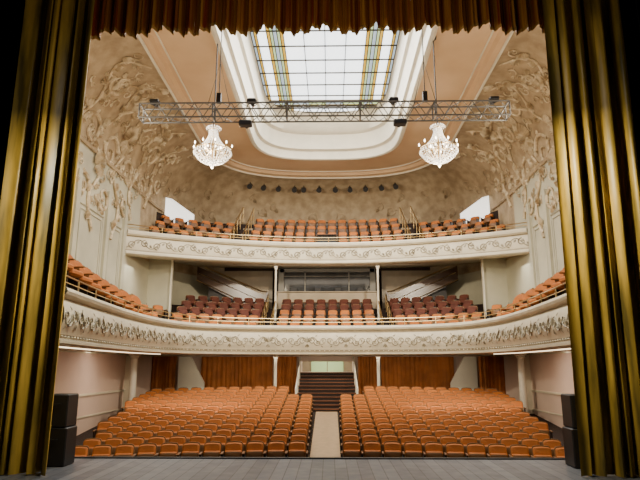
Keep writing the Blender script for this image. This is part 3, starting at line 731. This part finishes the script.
# ---------------------------------------------------------------- chandeliers
def chandelier(x,y,z):
    e=empty('chandelier',(x,y,z),'crystal basket chandelier with lit candle bulbs hanging on a cable','chandelier','crystal chandeliers')
    mb=MB(); mb.tube([(0,0,0.85),(0,0,Z1+0.1-z)],0.022,6); mb.lathe([(0,0.0),(0.12,0.0),(0.1,-0.1),(0.03,-0.16)],(0,0,Z1+0.14-z),12); mb.obj('cable',[M_black],parent=e)
    mb=MB()
    for r,zz in((0.13,0.72),(0.58,0.0),(0.42,-0.12),(0.10,0.45)):
        mb.tube([(r*math.cos(a),r*math.sin(a),zz) for a in [2*math.pi*k/24 for k in range(25)]],0.022,6)
    mb.tube([(0,0,0.85),(0,0,-0.3)],0.03,8)
    for k in range(10):
        a=2*math.pi*k/10; mb.tube([(0,0,0.1),(0.3*math.cos(a),0.3*math.sin(a),-0.1),(0.58*math.cos(a),0.58*math.sin(a),0.0),(0.62*math.cos(a),0.62*math.sin(a),0.08)],0.015,5)
    mb.obj('frame',[M_brass],parent=e)
    mb=MB()
    for k in range(30):
        a=2*math.pi*k/30
        for j in range(12):
            t=j/11; r=0.13+(0.43)*t**2.2; mb.oct((r*math.cos(a),r*math.sin(a),0.70-0.70*t),0.018,0.032)
        for j in range(10):
            t=j/9; r=0.58*math.cos(t*math.pi/2*0.97); mb.oct((r*math.cos(a),r*math.sin(a),-0.02-0.42*math.sin(t*math.pi/2)),0.018,0.03)
        mb.oct((0.6*math.cos(a),0.6*math.sin(a),-0.09),0.022,0.06)
        if k%2==0:
            for j in range(4): mb.oct(((0.13+0.035*j)*math.cos(a),(0.13+0.035*j)*math.sin(a),0.76+0.05*math.sin(j)),0.02,0.03)
            for j in range(6):
                t=j/5; mb.oct((0.42*(1-t*0.5)*math.cos(a),0.42*(1-t*0.5)*math.sin(a),-0.14-0.22*t),0.02,0.035)
    mb.oct((0,0,-0.54),0.06,0.1); mb.obj('crystal_strands',[M_cryst],smooth=False,parent=e)
    mb=MB()
    for k in range(10):
        a=2*math.pi*k/10; mb.lathe([(0,0),(0.02,0.02),(0.025,0.05),(0.01,0.09),(0,0.11)],(0.62*math.cos(a),0.62*math.sin(a),0.1),8)
    for k in range(6):
        a=2*math.pi*k/6; mb.lathe([(0,0),(0.025,0.02),(0.03,0.06),(0.012,0.12),(0,0.14)],(0.25*math.cos(a),0.25*math.sin(a),0.05),8)
    mb.obj('candle_bulb',[M_bulb],parent=e)
    l=bpy.data.lights.new('chandelier_glow','POINT'); l.energy=150; l.color=(1,0.81,0.56); l.shadow_soft_size=0.12
    lo=bpy.data.objects.new('chandelier_glow',l); lo.location=(x,y,z-0.85); C.objects.link(lo)
chandelier(-3.62,17,ZC+6.8); chandelier(3.67,17,ZC+6.8)

for k,ds in enumerate((-5.6,-4.4,-3.3,-2.3,-1.5,-0.5,0.4,1.5,2.6,3.6,4.8)):
    s=arc[-1]/2+ds*1.0+(0.15 if k%3==0 else 0); h=3.2
    p=Q(s,h,0.0); pn=p+Vector((0,-0.12,-0.28))
    e=empty('wall_spotlight',p,'small black spotlight on bracket fixed to the rear cove','spotlight','rear cove spotlights')
    mb=MB(); mb.tube([(0,0,0),pn-p],0.02); mb.obj('bracket',[M_black],parent=e)
    mb=MB(); q=pn-p; mb.tube([q+Vector((0,0.15,0.08)),q+Vector((0,-0.15,-0.08)),q+Vector((0,-0.22,-0.12))],[0.13,0.13,0.155],10); mb.obj('lamp_head',[M_black],parent=e)

# ---------------------------------------------------------------- lights
def area(name,loc,target,sx,sy,en,col,spread=180):
    l=bpy.data.lights.new(name,'AREA'); l.shape='RECTANGLE'; l.size=sx; l.size_y=sy; l.energy=en; l.color=col; l.spread=math.radians(spread)
    o=bpy.data.objects.new(name,l); o.location=loc; d=Vector(target)-Vector(loc); o.rotation_euler=d.to_track_quat('-Z','Y').to_euler(); C.objects.link(o); return o
area('skylight_daylight',(0,19.9,zg-0.25),(0,19.9001,0),5.2,11.5,1700,(1,0.97,0.92))
for sg in(-1,1):
    area('hall_fill_light',(sg*6.9,13.1,ZC+6.2),(-sg*2.5,27,ZC+4.2),0.3,0.4,380,(1,0.86,0.66),90)  # added fill for the hall, out of sight behind the curtain; no fixture
    area('hall_fill_uplight',(sg*6.6,13.1,ZC+4.4),(-sg*3,25,ZC+13),0.2,0.2,200,(1,0.85,0.65))  # added upward fill for cove and ceiling, also unseen
    area('soffit_side',(sg*7.6,20.5,B1b-0.06),(sg*8.1,20.5,0),0.3,9.5,150,(1,0.84,0.68))
    area('gallery_side',(sg*7.3,24,B2b-0.5),(sg*7.0,24,0),1.0,2.5,38,(1,0.95,0.8))
area('stall_rear',(0,26.7,B1b-0.06),(0,27.8,0),13,0.5,95,(1,0.84,0.62))
area('gallery_rear',(0,28.0,B2b+0.02),(0,30.2,ZC+3.6),10,0.3,40,(1,0.86,0.68))
area('foyer',(0,30.3,2.9),(0,30.6,0),1.5,0.6,30,(1,0.95,0.8))
for sg in(-1,1):
    area('curtain_graze_fill',(sg*3.2,9.9,7.0),(sg*5.6,11.2,4.0),0.2,0.2,110,(1,0.91,0.64),110)  # added lamp grazing the curtain to shade its folds; no fixture
area('valance_light',(0,9.2,6.5),(0,11.6,10),6,0.2,70,(1,0.84,0.6))
area('stage_down_light',(0,9.5,9.5),(0,10.5,0),6,0.5,110,(0.93,0.96,1))
w=bpy.data.worlds.new('dim_house'); bpy.context.scene.world=w; w.use_nodes=True
w.node_tree.nodes['Background'].inputs['Color'].default_value=(1,0.87,0.72,1); w.node_tree.nodes['Background'].inputs['Strength'].default_value=0.03

# ---------------------------------------------------------------- camera
cam=bpy.data.cameras.new('camera'); co=bpy.data.objects.new('camera',cam); C.objects.link(co)
co.location=(0.15,0,ZC); co.rotation_euler=(math.radians(90+12.68),0,math.radians(1.0)); cam.lens=31.5; cam.sensor_width=36; cam.clip_end=200
bpy.context.scene.camera=co
